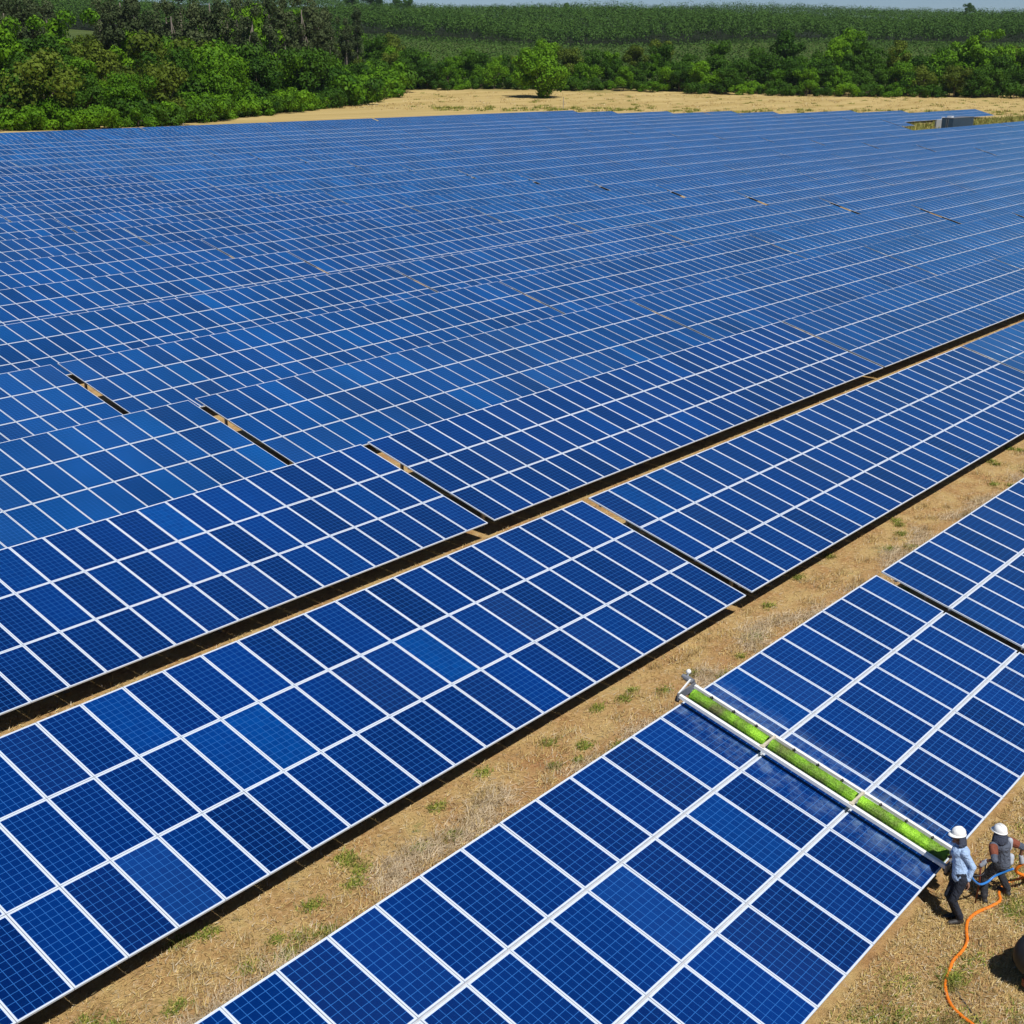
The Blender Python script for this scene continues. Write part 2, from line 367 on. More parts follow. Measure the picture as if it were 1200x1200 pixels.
def frame_meshes(L):
    k = round(L, 2)
    if k not in SUP_CACHE:
        pur = MB()
        pur.bar((.04,0,0), (L-.04,0,0), .07, .06); pm = pur.mesh('purlin', M['rail'])
        ra = MB(); ra.bar(rot(0,.2,-.145), rot(0,5.75,-.145), .07, .09); rm = ra.mesh('rafter', M['steel'])
        far = MB()
        for v in (.45, PV, 2*PV, 5.5): far.bar(rot(.1,v,-.085), rot(L-.1,v,-.085), .07, .06)
        for i in range(7):
            x = .6 + i*(L-1.2)/6
            far.bar(rot(x,.2,-.145), rot(x,5.75,-.145), .07, .09)
            for v in (1.05, 4.85): far.box((x-.05, v*CT-.035, -.05), (x+.05, v*CT+.035, H+v*ST_-.16))
        SUP_CACHE[k] = (pm, rm, far.mesh('support_frame', M['steel']))
    return SUP_CACHE[k]
ORD = ['zeroth','first','second','third','fourth','fifth','sixth','seventh','eighth','ninth','tenth','eleventh','twelfth','thirteenth','fourteenth',
       'fifteenth','sixteenth','seventeenth','eighteenth','nineteenth','twentieth','twenty-first','twenty-second','twenty-third','twenty-fourth']
BP = 29.68
def uoff(r): return {1:15.59, 2:15.49, 3:15.41, 4:15.35}.get(r, 15.34)
GAPS = {0:.33, 1:.18, 2:.18}                # every third break in a row is a wide one
ENDS = {12:252, 13:264, 14:290, 15:367, 16:338, 17:327, 18:301, 19:296, 20:281, 21:270, 22:266}
table_count = 0; NEAR_TABLES = []
for r in range(1, 23):
    y0 = ROWP*(r-2); ul = 5.53*(r-1) - 12.8 - (14 if r < 20 else 8); ur = min(27.1*(r-1) + 10.5 + 18, ENDS.get(r, 1e9))
    k0 = math.floor((ul - uoff(r))/BP); spans = []
    k = k0
    while uoff(r) + k*BP < ur - 2:
        g0, g1 = GAPS[k % 3], GAPS[(k+1) % 3]
        if k >= 2 and k % 3 == 0: g0 = .62
        if k >= 2 and (k+1) % 3 == 0: g1 = .62
        x0, x1 = uoff(r)+k*BP+g0/2, uoff(r)+(k+1)*BP-g1/2
        pitch = (x1 - x0 + .012)/29; n = 29
        if x1 > ur: n = int((ur-x0)/pitch)
        spans.append((x0, pitch, n)); k += 1
    for ti, (x0, pitch, n) in enumerate(spans):
        if n < 3: continue
        L = n*pitch - .012
        t = empty('solar_table', (x0, y0, 0))
        # what the picture shows of it: how wide a panel is where the table shows largest
        best = 0
        for xx in np.linspace(0, L, 12):
            a, b = pix((x0+xx, y0+3, H+.8)), pix((x0+xx+1, y0+3, H+.8))
            if a[2] > 2 and -30 < a[0] < 1230 and a[1] < 1300: best = max(best, abs(b[0]-a[0]))
        pos = 'leftmost in view' if ti == 0 else ('rightmost in view' if ti == len(spans)-1 else ORD[ti+1] + ' from the left')
        rowname = 'row under the brush' if r == 1 else ORD[r] + ' row from the camera'
        tag(t, 'blue solar panel table in the %s, %s' % (rowname, pos), 'solar table', 'solar panel tables in rows across the field')
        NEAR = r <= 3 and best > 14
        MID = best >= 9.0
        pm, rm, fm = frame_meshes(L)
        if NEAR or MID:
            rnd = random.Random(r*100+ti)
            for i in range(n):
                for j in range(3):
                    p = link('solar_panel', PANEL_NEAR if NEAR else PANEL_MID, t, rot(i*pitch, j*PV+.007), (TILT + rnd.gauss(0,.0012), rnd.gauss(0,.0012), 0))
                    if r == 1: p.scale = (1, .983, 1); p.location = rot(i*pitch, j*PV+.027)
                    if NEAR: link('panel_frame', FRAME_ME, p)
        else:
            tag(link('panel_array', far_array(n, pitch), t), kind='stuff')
        if NEAR:
            for v in (.45, PV, 2*PV, 5.5):
                q_ = link('purlin', pm, t, rot(0, v, -.075), (TILT,0,0))
            for i in range(7):
                x = .6 + i*(L-1.2)/6
                link('rafter', rm, t, (x,0,0))
                link('leg', leg_mesh('front'), t, (x, 1.05*CT, 0)); link('leg', leg_mesh('rear'), t, (x, 4.85*CT, 0))
        else:
            link('support_frame', fm, t)
        table_count += 1
print('tables', table_count)

# ------------------------------------------------------------------ cleaning brush across the front table
Y1 = -ROWP
def tb(u, v, d=0.0):
    x, y, z = rot(u, v, d); return Vector((x, y + Y1, z))
M['white_paint'] = plain('white_rail_paint', (.78,.78,.76), .4, 0, .06)
M['grey_metal'] = plain('grey_bracket_metal', (.25,.26,.28), .4, .5)
M['black'] = plain('black_rubber', (.012,.012,.013), .5, 0, .3)
def bristle_material():
    t = NT('green_bristles'); tc = t.n('TexCoord').outputs['Object']; isl = t.n('NewGeometry').outputs['Random Per Island']
    f = t.noise(1.9, 3, .6, tc)
    c = t.ramp(f, [(.33,(.16,.14,.06)),(.45,(.16,.26,.03)),(.56,(.22,.46,.02)),(.68,(.42,.80,.04))])
    t.base(t.mix(t.math('MULTIPLY', isl, .4), c, (.10,.20,.015))); t.p(Roughness=.6); return t.m
M['bristle'] = bristle_material()
br = tag(empty('cleaning_brush', tb(6.3, 0, 0)), 'long green bristle roller brush in a white rail frame lying across the front panels', 'cleaning brush')
BO = Vector(br.location)
def bl(u, v, d): return tb(u, v, d) - BO
for u in (6.02, 6.60):
    mb = MB(); mb.bar(bl(u, -.06, .17), bl(u, 5.98, .17), .075, .07); o = mb.build('side_rail', M['white_paint'], br)
for v in (1.95, 3.98):
    mb = MB(); mb.bar(bl(6.06, v, .20), bl(6.57, v, .20), .05, .05)
    mb.box(tuple(bl(6.0, v-.05, .21)), tuple(bl(6.0, v-.05, .21)+Vector((.07,.1,.03))))
    mb.build('cross_bar', plain('cream_cross_bar', (.62,.55,.42), .5), br)
def roller(v0, v1):
    mb = MB(); n = 26
    ax = lambda v, a, rr: bl(6.315 + rr*math.cos(a), v, .155 + rr*math.sin(a))
    V = []; F = []
    for i in range(n+1):
        v = v0 + (v1-v0)*i/n
        for k in range(12): V.append(ax(v, 2*math.pi*k/12, .118))
    for i in range(n):
        for k in range(12): F.append([i*12+k, i*12+(k+1)%12, (i+1)*12+(k+1)%12, (i+1)*12+k])
    mb.add(V, F)
    for q in range(6500):
        v = random.uniform(v0, v1); a = random.uniform(0, 2*math.pi); rr = random.uniform(.128, .148); da = random.gauss(0, .10); dv = random.gauss(0, .02)
        mb.add([ax(v-.0035, a-.03, .112), ax(v+.0035, a+.03, .112), ax(v+dv, a+da, rr)], [[0,1,2]])
    return mb.build('brush_roller', M['bristle'], br)
roller(.05, 1.90); roller(2.0, 3.93); roller(4.03, 5.86)
for v in (.45, 1.0, 1.55, 2.4, 2.95, 3.5, 4.4, 4.95, 5.5):
    mb = MB(); mb.tube([bl(6.56, v, .19), bl(6.50, v, .25), bl(6.44, v, .24)], [.018,.016,.024], 8); mb.build('spray_nozzle', M['black'], br, smooth=True)
mb = MB(); mb.tube([bl(6.565, -.02, .135), bl(6.565, 5.9, .135)], .014, 8); mb.build('water_pipe', M['grey_metal'], br, smooth=True)
for v in (-.07, 6.0):
    mb = MB(); mb.bar(bl(5.98, v, .14), bl(6.66, v, .14), .03, .16); mb.build('end_plate', M['grey_metal'], br)
# top drive: motor, angled arm and white cap
mb = MB(); mb.tube([bl(6.62, 6.05, .22), bl(6.62, 6.28, .22)], .065, 12); mb.tube([bl(6.62, 6.28, .22), bl(6.62, 6.33, .22)], .045, 12); mb.build('drive_motor', M['grey_metal'], br)
mb = MB(); mb.bar(bl(6.02, 6.02, .20), bl(6.62, 6.12, .26), .03, .035); mb.build('support_arm', M['white_paint'], br)
mb = MB(); mb.ball(bl(6.66, 6.24, .36), .055, nu=12, nv=8); mb.tube([bl(6.64, 6.22, .26), bl(6.66, 6.24, .35)], .022, 8); mb.build('white_knob', M['white_paint'], br, smooth=True)
# guide wheels that ride the table's two edges
for u in (6.1, 6.52):
    for v in (-.10, 6.04):
        mb = MB(); c0 = bl(u, v, .02); dv = Vector(rot(0,1,0)) - Vector(rot(0,0,0)); dz = Vector((0,-ST_,CT))
        mb.tube([c0 - dz*.05, c0 + dz*.05], .05, 12); mb.build('guide_wheel', M['black'], br)
# grip at the worker's end
mb = MB(); mb.tube(smooth_path([bl(6.30,-.08,.2), bl(6.28,-.16,.34), bl(6.12,-.20,.42), bl(5.98,-.19,.42)], 5), .02, 8); mb.build('handle', M['black'], br, smooth=True)
mb = MB(); mb.box(tuple(bl(6.22,-.24,.02)), tuple(bl(6.22,-.24,.02)+Vector((.22,.13,.2)))); mb.build('gearbox', M['black'], br)
# water running over the panels on both sides of the brush
def water_material():
    t = NT('soapy_water_film'); tc = t.n('TexCoord').outputs['Object']
    f = t.noise(2.3, 6, .7, tc); f2 = t.noise(11, 4, .7, tc); uv = t.n('UVMap').outputs[0]; sx = t.n('SeparateXYZ'); t.l(uv, sx.inputs[0])
    e = t.math('MULTIPLY', t.math('SUBTRACT', 1., sx.outputs[0]), t.rng(sx.outputs[1], 0, .1))
    al = t.math('MULTIPLY', t.math('MULTIPLY', t.rng(f, .44, .72), t.rng(f2, .3, .7, .5, 1)), t.math('MULTIPLY', e, .40))
    t.base((.50,.74,1.0)); t.p(Roughness=.25); t.l(al, t.b.inputs['Alpha']); return t.m
M['water'] = water_material()
for side, (ua, ub) in ((0,(5.98,5.2)), (1,(6.66,7.7))):
    for w in range(3):
        v0, v1 = w*PV+.06, (w+1)*PV-.06
        mb = MB(); mb.add([tb(ua,v0,.003)-BO, tb(ub,v0,.003)-BO, tb(ub,v1,.003)-BO, tb(ua,v1,.003)-BO], [[0,1,2,3] if ub > ua else [3,2,1,0]])
        me = mb.mesh('water_film', M['water'])
        q = [(0,0),(1,0),(1,1),(0,1)] if ub > ua else [(0,1),(1,1),(1,0),(0,0)]
        with_uv(me, {0: q}); link('water_film', me, br)

# ------------------------------------------------------------------ people
M['skin'] = plain('skin', (.24,.12,.075), .55, 0, .1, 20)
M['helmet'] = plain('white_helmet', (.82,.82,.80), .3, 0, .03)
M['shirt_blue'] = plain('light_blue_shirt', (.36,.50,.72), .85, 0, .14, 14, fold=.9)
M['jeans'] = plain('dark_trousers', (.014,.018,.030), .9, 0, .3, 10, fold=.9)
M['boot'] = plain('dark_boot', (.03,.028,.027), .6, 0, .3)
M['hood'] = plain('dark_neck_flap', (.045,.055,.085), .9, 0, .2, fold=.9)
M['shirt_grey'] = plain('slate_grey_shirt', (.085,.10,.135), .9, 0, .2, 8, fold=.9)
M['trouser_grey'] = plain('charcoal_trousers', (.022,.023,.028), .9, 0, .3, 8, fold=.9)
M['pale_cloth'] = plain('pale_grey_cloth', (.42,.45,.50), .9, 0, .12)
M['orange_cloth'] = plain('orange_sleeve', (.20,.055,.028), .85, 0, .15, fold=.9)
def remeshed(name, mb, mats, parent, voxel, sm=4):
    me = mb.mesh(name, mats); o = bpy.data.objects.new(name, me); COL.objects.link(o)
    r_ = o.modifiers.new('r', 'REMESH'); r_.mode = 'VOXEL'; r_.voxel_size = voxel
    s_ = o.modifiers.new('s', 'SMOOTH'); s_.factor = .5; s_.iterations = sm
    dg = bpy.context.evaluated_depsgraph_get(); dg.update()
    nm = bpy.data.meshes.new_from_object(o.evaluated_get(dg)); nm.name = name
    bpy.data.objects.remove(o)
    nm.polygons.foreach_set('use_smooth', [True]*len(nm.polygons))
    nm.materials.clear(); nm.materials.append(mats if not isinstance(mats, list) else mats[0])
    return link(name, nm, parent)
def limb(mb, pts, rad, n=12):
    pts = [Vector(p) for p in pts]; mb.tube(pts, rad, n)
    for p, r_ in zip(pts, rad): mb.ball(p, r_, nu=12, nv=8)
def person(base, face, J, label, mats, extras):
    """J: joints in world coordinates. One continuous body; clothes over it."""
    root = tag(empty('person', base), label, 'person'); B = Vector(base)
    J = {k: Vector(v) - B for k, v in J.items()}
    f = Vector((face[0], face[1], 0)).normalized(); l = Vector((-f.y, f.x, 0)); up = Vector((0,0,1))
    hd = J['head']; hf = (f + up*J.get('nod', Vector((0,0,-.25))).z).normalized()
    b = MB()
    # head, face, ears, neck
    b.ball(hd, (.078,.078,.105), nu=16, nv=12); b.ball(hd + hf*.03 - up*.045, (.062,.062,.07)); b.ball(hd + hf*.085 - up*.012, (.016,.016,.026))
    b.ball(hd + hf*.068 - up*.10, (.035,.035,.028)); b.ball(hd + hf*.074 - up*.055, (.03,.022,.012))
    for sd in (1,-1):
        b.ball(hd + l*sd*.08 - up*.01, (.016,.02,.032)); b.ball(hd + hf*.068 + l*sd*.03 + up*.012, (.014,.014,.012))
    limb(b, [hd - up*.08, J['neck']], [.055,.06])
    # trunk and limbs
    limb(b, [J['neck'], J['chest'], J['waist'], J['hip']], [.07,.13,.12,.135])
    for sd in 'LR':
        limb(b, [J['neck'] - up*.04, J['sh'+sd], J['el'+sd], J['wr'+sd]], [.06,.058,.043,.03])
        limb(b, [J['hip'], J['th'+sd], J['kn'+sd], J['an'+sd]], [.11,.085,.056,.042])
        limb(b, [J['an'+sd], J['an'+sd] + f*.07 - up*.045, J['an'+sd] + f*.17 - up*.06], [.042,.04,.03])
        w = J['wr'+sd]; hdir = (J['hd'+sd] - w).normalized(); side = hdir.cross(f if abs(hdir.dot(f)) < .8 else up).normalized()
        nrm = side.cross(hdir).normalized()
        limb(b, [w, w + hdir*.05, w + hdir*.085], [.028,.036,.036])
        for q, (o_, ln) in enumerate(((-.030,.062),(-.010,.075),(.010,.080),(.030,.068))):
            p0 = w + hdir*.085 + side*o_; p1 = p0 + hdir*ln*.5 + nrm*.008; p2 = p1 + hdir*ln*.3 + nrm*.028; p3 = p2 + nrm*.022 - hdir*.004
            limb(b, [p0,p1,p2,p3], [.0095,.009,.0085,.007], 8)
        p0 = w + hdir*.03 - side*.032; limb(b, [p0, p0 - side*.03 + hdir*.03 + nrm*.012, p0 - side*.034 + hdir*.06 + nrm*.024], [.012,.011,.008], 8)
    remeshed('body', b, M['skin'], root, .008, 3)
    # shirt
    s_ = MB(); limb(s_, [J['neck'] - up*.02, J['chest'], J['waist'], J['hip'] - up*.03], [.085,.15,.145,.16])
    s_.ball(J['chest'] + up*.02, (.17,.17,.15))
    for sd in 'LR':
        e = J['el'+sd]; cu = e.lerp(J['wr'+sd], .86 if mats['long'] else .0)
        limb(s_, [J['neck'] - up*.04, J['sh'+sd], e] + ([cu] if mats['long'] else []), [.08,.078,.062] + ([.048] if mats['long'] else []))
    remeshed('shirt', s_, mats['shirt'], root, .012, 3)
    tr = MB()
    limb(tr, [J['waist'] - up*.06, J['hip']], [.14,.155])
    for sd in 'LR': limb(tr, [J['hip'] - up*.02, J['th'+sd], J['kn'+sd], J['an'+sd] + up*.05], [.13,.105,.078,.068])
    remeshed('trousers', tr, mats['trousers'], root, .012, 3)
    for sd in 'LR':
        bo = MB(); an = J['an'+sd]; limb(bo, [an + up*.08, an, an - up*.03], [.058,.06,.055]); limb(bo, [an - up*.04 - f*.04, an + f*.10 - up*.05, an + f*.19 - up*.06], [.05,.05,.04])
        remeshed('boot', bo, M['boot'], root, .012, 3)
    # helmet: shell, brim all round, peak to the front, ridge
    he = MB(); c = hd + up*.05; V = []; F = []; prof = [(.0,.115),(.035,.113),(.07,.10),(.098,.075),(.115,.035),(.120,0)]
    prof = [(.118,0.0),(.116,.035),(.104,.072),(.080,.100),(.045,.117),(.012,.121)]; n = 20
    for r_, h_ in prof:
        for k in range(n):
            a = 2*math.pi*k/n; e = 1.0 + .12*abs(math.cos(a)); V.append(c + (f*math.cos(a)*e + l*math.sin(a))*r_ + up*h_)
    for i in range(len(prof)-1):
        for k in range(n): F.append([i*n+k, i*n+(k+1)%n, (i+1)*n+(k+1)%n, (i+1)*n+k])
    F.append([(len(prof)-1)*n+k for k in range(n)]); he.add(V, F)
    V = []
    for k in range(n):
        a = 2*math.pi*k/n; e = 1.0 + .12*abs(math.cos(a)); fr = max(0, math.cos(a))
        dirv = f*math.cos(a)*e + l*math.sin(a)
        V += [c + dirv*.114 + up*.006, c + dirv*(.128 + .040*fr**2) - up*(.010 + .012*fr), c + dirv*(.128 + .040*fr**2) - up*(.017 + .012*fr), c + dirv*.114 - up*.004]
    he.add(V, [[k*4+j, ((k+1)%n)*4+j, ((k+1)%n)*4+(j+1)%4, k*4+(j+1)%4] for k in range(n) for j in range(4)])
    for q in (-.03, 0, .03):
        he.tube([c + (f*math.cos(a)*.118*1.06) + l*q + up*(.004 + .121*math.sin(a)) for a in np.linspace(.35, math.pi-.35, 9)], .007, 6)
    link('helmet', he.mesh('helmet', M['helmet'], True), root)
    # cloth flap from the helmet over nape and shoulders
    fl = MB(); V = []; na, nb = 13, 5
    for j in range(nb):
        for k in range(na):
            a = math.pi*.42 + k*(2*math.pi - .84*math.pi)/(na-1); w_ = j/(nb-1)
            dirv = f*math.cos(a)*1.08 + l*math.sin(a); V.append(c + dirv*(.112 + .045*w_ + .006*math.sin(k*2.3+j)) - up*(.002 + .21*w_))
    fl.add(V, [[j*na+k, (j+1)*na+k, (j+1)*na+k+1, j*na+k+1] for j in range(nb-1) for k in range(na-1)])
    o = link('neck_flap', fl.mesh('neck_flap', M['hood'], True), root); so_ = o.modifiers.new('t', 'SOLIDIFY'); so_.thickness = .004
    extras(root, J, f, l, up)
    return root
V3 = Vector
def limbs_from(hip, neck, f, feetL, feetR, handL, handR, elL=None, elR=None, headoff=None, nod=-.25):
    f = V3((f[0],f[1],0)).normalized(); l = V3((-f.y,f.x,0)); up = V3((0,0,1)); hip = V3(hip); neck = V3(neck)
    J = dict(hip=hip, neck=neck, waist=hip.lerp(neck,.36), chest=hip.lerp(neck,.72))
    J['head'] = neck + (V3(headoff) if headoff else f*.04 + up*.17); J['nod'] = V3((0,0,nod))
    for sd, sg, ft, hn, el in (('L',1,feetL,handL,elL),('R',-1,feetR,handR,elR)):
        an = V3((ft[0],ft[1],.10)); J['an'+sd] = an; th = hip + l*sg*.09 - up*.05; J['th'+sd] = th
        mid = (th+an)/2; dl = (an-th).length; bend = math.sqrt(max(0, .44**2 - (dl/2)**2)); J['kn'+sd] = mid + f*min(bend,.16)
        sh = neck + l*sg*.19 - up*.06; J['sh'+sd] = sh; hn = V3(hn); J['hd'+sd] = hn
        d = hn - sh; J['wr'+sd] = hn - d.normalized()*.10
        w = J['wr'+sd] - sh; bend = math.sqrt(max(0, .285**2 - (w.length/2)**2))
        bd = V3(el) if el else (-f*.8 + l*sg*.5 - up*.3); bd = bd - w.normalized()*bd.dot(w.normalized()); J['el'+sd] = (sh + J['wr'+sd])/2 + bd.normalized()*min(bend,.2)
    return J
# worker holding the lower end of the brush
def ex1(root, J, f, l, up):
    mb = MB(); limb(mb, [J['wrR'], J['wrR'] + (J['hdR']-J['wrR'])*.5], [.042,.05]); remeshed('glove', mb, plain('grey_work_glove', (.30,.31,.33), .9), root, .012, 2)
f1 = (-.72, .69)
J = limbs_from((5.77,-9.82,.95), (5.90,-9.69,1.45), f1, (5.68,-9.93), (5.80,-9.80), (5.70,-9.99,.80), (6.10,-9.50,1.04), elL=(.3,-.6,0), headoff=(-.02,.05,.18))
person((5.74,-9.86,0), f1, J, 'worker in white helmet and light blue shirt holding the lower end of the brush',
       dict(shirt=M['shirt_blue'], trousers=M['jeans'], long=True), ex1)
# worker bringing the hoses behind him
def ex2(root, J, f, l, up):
    for sd in 'LR':
        mb = MB(); limb(mb, [J['sh'+sd].lerp(J['el'+sd], .10), J['sh'+sd].lerp(J['el'+sd], .55)], [.086,.078]); tag(remeshed('sleeve', mb, M['orange_cloth'], root, .012, 2), 'rust coloured sleeve')
        mb = MB(); limb(mb, [J['wr'+sd].lerp(J['el'+sd], .3), J['wr'+sd] + (J['hd'+sd]-J['wr'+sd])*.7], [.042,.05]); remeshed('glove', mb, M['pale_cloth'], root, .012, 2)
    mb = MB(); c0 = J['chest'].lerp(J['waist'], .3)
    limb(mb, [c0 + l*-.13 + f*-.05 + up*.16, c0 + l*-.14 - f*.05], [.055,.05]); limb(mb, [J['hip'] - l*.13 - f*.07 + up*.10, J['hip'] - l*.10 - f*.10], [.06,.055])
    remeshed('vest_patch', mb, M['pale_cloth'], root, .014, 3)
f2 = (.42, .91)
J2 = limbs_from((6.80,-10.20,.87), (6.76,-10.14,1.30), f2, (6.60,-10.03), (7.10,-10.28), (6.42,-9.94,.84), (7.13,-10.47,.77), elL=(-.6,-.8,0), elR=(.5,-.9,0), headoff=(-.01,.04,.15), nod=-.45)
person((6.85,-10.16,0), f2, J2, 'worker in white helmet and dark grey shirt with rust sleeves walking beside the table', dict(shirt=M['shirt_grey'], trousers=M['trouser_grey'], long=False), ex2)
# lance in his hand
mb = MB(); hb = V3(J2['hdL'])
mb.tube([hb + V3((0,0,.10)), hb + V3((.01,-.02,-.35)), hb + V3((.0,.0,-.80))], [.022,.018,.015], 8)
tag(mb.build('spray_lance', plain('red_brown_grip', (.12,.025,.012), .5), smooth=True), 'thin dark red spray lance hanging from the grey-shirted worker’s hand', 'lance')
# hoses
M['orange'] = plain('orange_hose', (.80,.20,.012), .45, 0, .08, 6)
M['blue'] = plain('blue_hose', (.03,.20,.58), .4, 0, .08)
M['grey_hose'] = plain('dark_grey_hose', (.05,.05,.055), .5)
hp = [(3.05,-11.35),(3.2,-11.16),(3.29,-10.93),(3.42,-10.7),(3.67,-10.5),(3.93,-10.38),(4.27,-10.31),(4.58,-10.26),(4.9,-10.28),(5.23,-10.25),(5.56,-10.11),(5.86,-10.03),(6.19,-10.07),(6.53,-10.20),(6.82,-10.26),(7.05,-10.16),(7.41,-10.15),(7.75,-10.3)]
hz = [.03]*(len(hp)-1) + [.03]
pts = [(x,y,z) for (x,y),z in zip(hp, hz)] + [(7.75,-10.5,.25),(7.45,-10.58,.62),(7.22,-10.56,.80),(7.13,-10.47,.76),(7.13,-10.38,.55),(7.5,-10.55,.32),(8.2,-10.4,.06),(9.2,-10.3,.03),(10.2,-10.6,.03)]
mb = MB(); mb.tube(smooth_path(pts, 7), .030, 10)
tag(mb.build('water_hose', M['orange'], smooth=True), 'long orange hose winding over the grass to the grey-shirted worker', 'hose')
mb = MB(); mb.tube(smooth_path([(6.02,-9.55,.98),(5.93,-9.86,.95),(6.05,-9.98,.74),(6.28,-10.02,.56),(6.50,-10.08,.52),(6.68,-10.16,.60),(6.80,-10.42,.80)], 8), .022, 8)
tag(mb.build('water_hose', M['blue'], smooth=True), 'short bright blue hose slung between the two workers', 'hose')
mb = MB(); mb.tube(smooth_path([(6.1,-9.5,.85),(6.05,-9.80,.86),(6.25,-9.92,.72),(6.50,-9.99,.66),(6.52,-10.0,.9)], 8), .012, 6)
tag(mb.build('control_cable', M['grey_hose'], smooth=True), 'thin dark cable from the brush handle to the lance', 'cable')
mb = MB(); mb.tube(smooth_path([(3.30,-11.3,.02),(3.5,-11.0,.02),(3.85,-10.62,.02),(4.1,-10.5,.02),(4.25,-10.42,.02)], 6), .012, 6)
tag(mb.build('cable', M['grey_hose'], smooth=True), 'thin dark cable lying in the grass next to the orange hose', 'cable')
# pressure washer cart at the right border
pw = empty('pressure_washer', (4.97,-11.66,0), R(-38)); pw.scale = (1.2,1.2,1.25); tag(pw, 'black and grey pressure washer cart on wheels standing in the dry grass', 'pressure washer')
M['tank'] = plain('grey_white_tank', (.55,.57,.58), .4, 0, .06); M['red'] = plain('red_pump', (.20,.02,.012), .45); M['dark'] = plain('black_housing', (.013,.013,.015), .6, 0, .3)
mb = MB(); mb.box((-.30,-.20,.18),(.30,.20,.23)); mb.build('chassis', M['dark'], pw)
mb = MB(); mb.ball((-.10,0,.50), (.40,.31,.34), nu=18, nv=12); mb.build('engine_cover', M['dark'], pw, smooth=True)
mb = MB(); mb.tube([(.16,-.30,.50),(.16,.30,.50)], .27, 18); mb.build('water_tank', M['tank'], pw)
mb = MB(); mb.box((-.38,-.16,.10),(-.28,-.04,.20)); mb.tube([(-.33,-.10,.20),(-.33,-.10,.25)], .03, 10); mb.build('pump', M['red'], pw)
for sd in (-1, 1):
    mb = MB(); mb.tube([(-.05,sd*.34,.19),(-.05,sd*.43,.19)], .19, 20); mb.tube([(-.05,sd*.33,.19),(-.05,sd*.44,.19)], .075, 12, 1); mb.build('wheel', [M['black'], M['grey_metal']], pw)
mb = MB(); mb.tube(smooth_path([(.28,-.20,.22),(.48,-.22,.70),(.58,-.20,.92),(.58,.20,.92),(.48,.22,.70),(.28,.20,.22)], 5), .018, 8); mb.build('push_handle', M['grey_metal'], pw, smooth=True)
mb = MB(); mb.box((.22,-.05,0),(.28,.05,.18)); mb.build('stand_foot', M['dark'], pw)

# ------------------------------------------------------------------ ground cover near the camera
def blades(n, sample, ln, wd, lie, seed):
    """n thin leaning triangles; sample(n) gives x, y"""
    g = np.random.default_rng(seed); x, y = sample(n, g); n = len(x)
    az = g.uniform(0, 2*np.pi, n); el = np.abs(g.normal(lie, .35, n)); le = ln*g.uniform(.5, 1.5, n); w = wd*g.uniform(.6, 1.5, n)
    z = g.uniform(0, .05, n)*(el < .5)
    p = np.stack([x,y,z], -1); d = np.stack([np.cos(az)*np.cos(el), np.sin(az)*np.cos(el), np.sin(el)], -1); s = np.stack([-np.sin(az), np.cos(az), .4*np.ones(n)], -1)*w[:,None]
    V = np.stack([p-s, p+s, p+d*le[:,None]], 1).reshape(-1,3); return V, np.arange(3*n).reshape(-1,3)
def lane(y0, y1, u0, u1, fall=26.):
    def f(n, g):
        u = u0 + (u1-u0)*g.uniform(0,1,n)**1.9; return u, g.uniform(y0, y1, n)
    return f
def clumped(n, g):
    c = g.uniform(0,1,(260,2)); k = g.integers(0,260,n)
    u = -8 + 50*c[k,0]**1.5 + g.normal(0,.16,n); y = -3.7 + 3.9*c[k,1] + g.normal(0,.12,n); return u, y
def corner(n, g): return g.uniform(1.0, 16, n)**1.0, g.uniform(-15, -9.2, n)
def bl_join(parts):
    V = []; F = []; k = 0
    for v, f in parts: V.append(v); F.append(f + k); k += len(v)
    return np.concatenate(V), np.concatenate(F)
V, F = bl_join([blades(62000, lane(-3.9, .9, -9, 60), .11, .0055, .25, 1), blades(95000, corner, .10, .0055, .45, 2), blades(22000, clumped, .17, .006, .8, 3),
                blades(30000, lane(5.6, 10.2, -6, 90), .13, .008, .4, 4)])
tag(link('dry_grass', np_mesh('dry_grass', V, F, M['straw'])), 'dry straw coloured grass covering the lanes between the tables', kind='stuff')
def windrow(n, g):
    u = -9 + 66*g.uniform(0,1,n)**1.6; y = -1.35 + .45*np.sin(u*.55) + .25*np.sin(u*1.7+1) + g.normal(0,.27,n)
    keep = (np.sin(u*.9)+np.sin(u*2.3+.7) + g.normal(0,.6,n)) > -.5; return u[keep], y[keep]
V, F = blades(52000, windrow, .20, .0055, .42, 5)
tag(link('mown_hay', np_mesh('mown_hay', V, F, M['hay'])), 'greyish mown hay lying in a broken line between the front tables', kind='stuff')
def weeds_small(n, g):
    c = g.uniform(0,1,(150,2)); k = g.integers(0,150,n); u = -8+60*c[k,0]**1.5 + g.normal(0,.13,n); y = -3.6+4.0*c[k,1] + g.normal(0,.09,n)
    u2 = 2+9*c[k,0] + g.normal(0,.22,n); y2 = -13.5+3.9*c[k,1] + g.normal(0,.2,n); m = k % 3 == 0
    return np.where(m,u2,u), np.where(m,y2,y)
V, F = blades(34000, weeds_small, .09, .010, .7, 6)
tag(link('thin_green_grass', np_mesh('thin_green_grass', V, F, M['weed'])), 'thin yellow green grass scattered over the dry lanes', kind='stuff')
def tuft(loc, r_, label, n=420, h=.085):
    def sm(n, g): a = g.uniform(0, 6.28, n); q = r_*np.abs(g.normal(0,.55,n)); return np.cos(a)*q*1.4, np.sin(a)*q
    V, F = blades(int(n*1.3), sm, h*.62, .010, .6, int(loc[0]*97+loc[1]*31) % 9973)
    tag(link('weed_tuft', np_mesh('weed_tuft', V, F, M['weed']), None, (loc[0], loc[1], 0)), label, 'weed', 'green weed tufts in the dry lane')
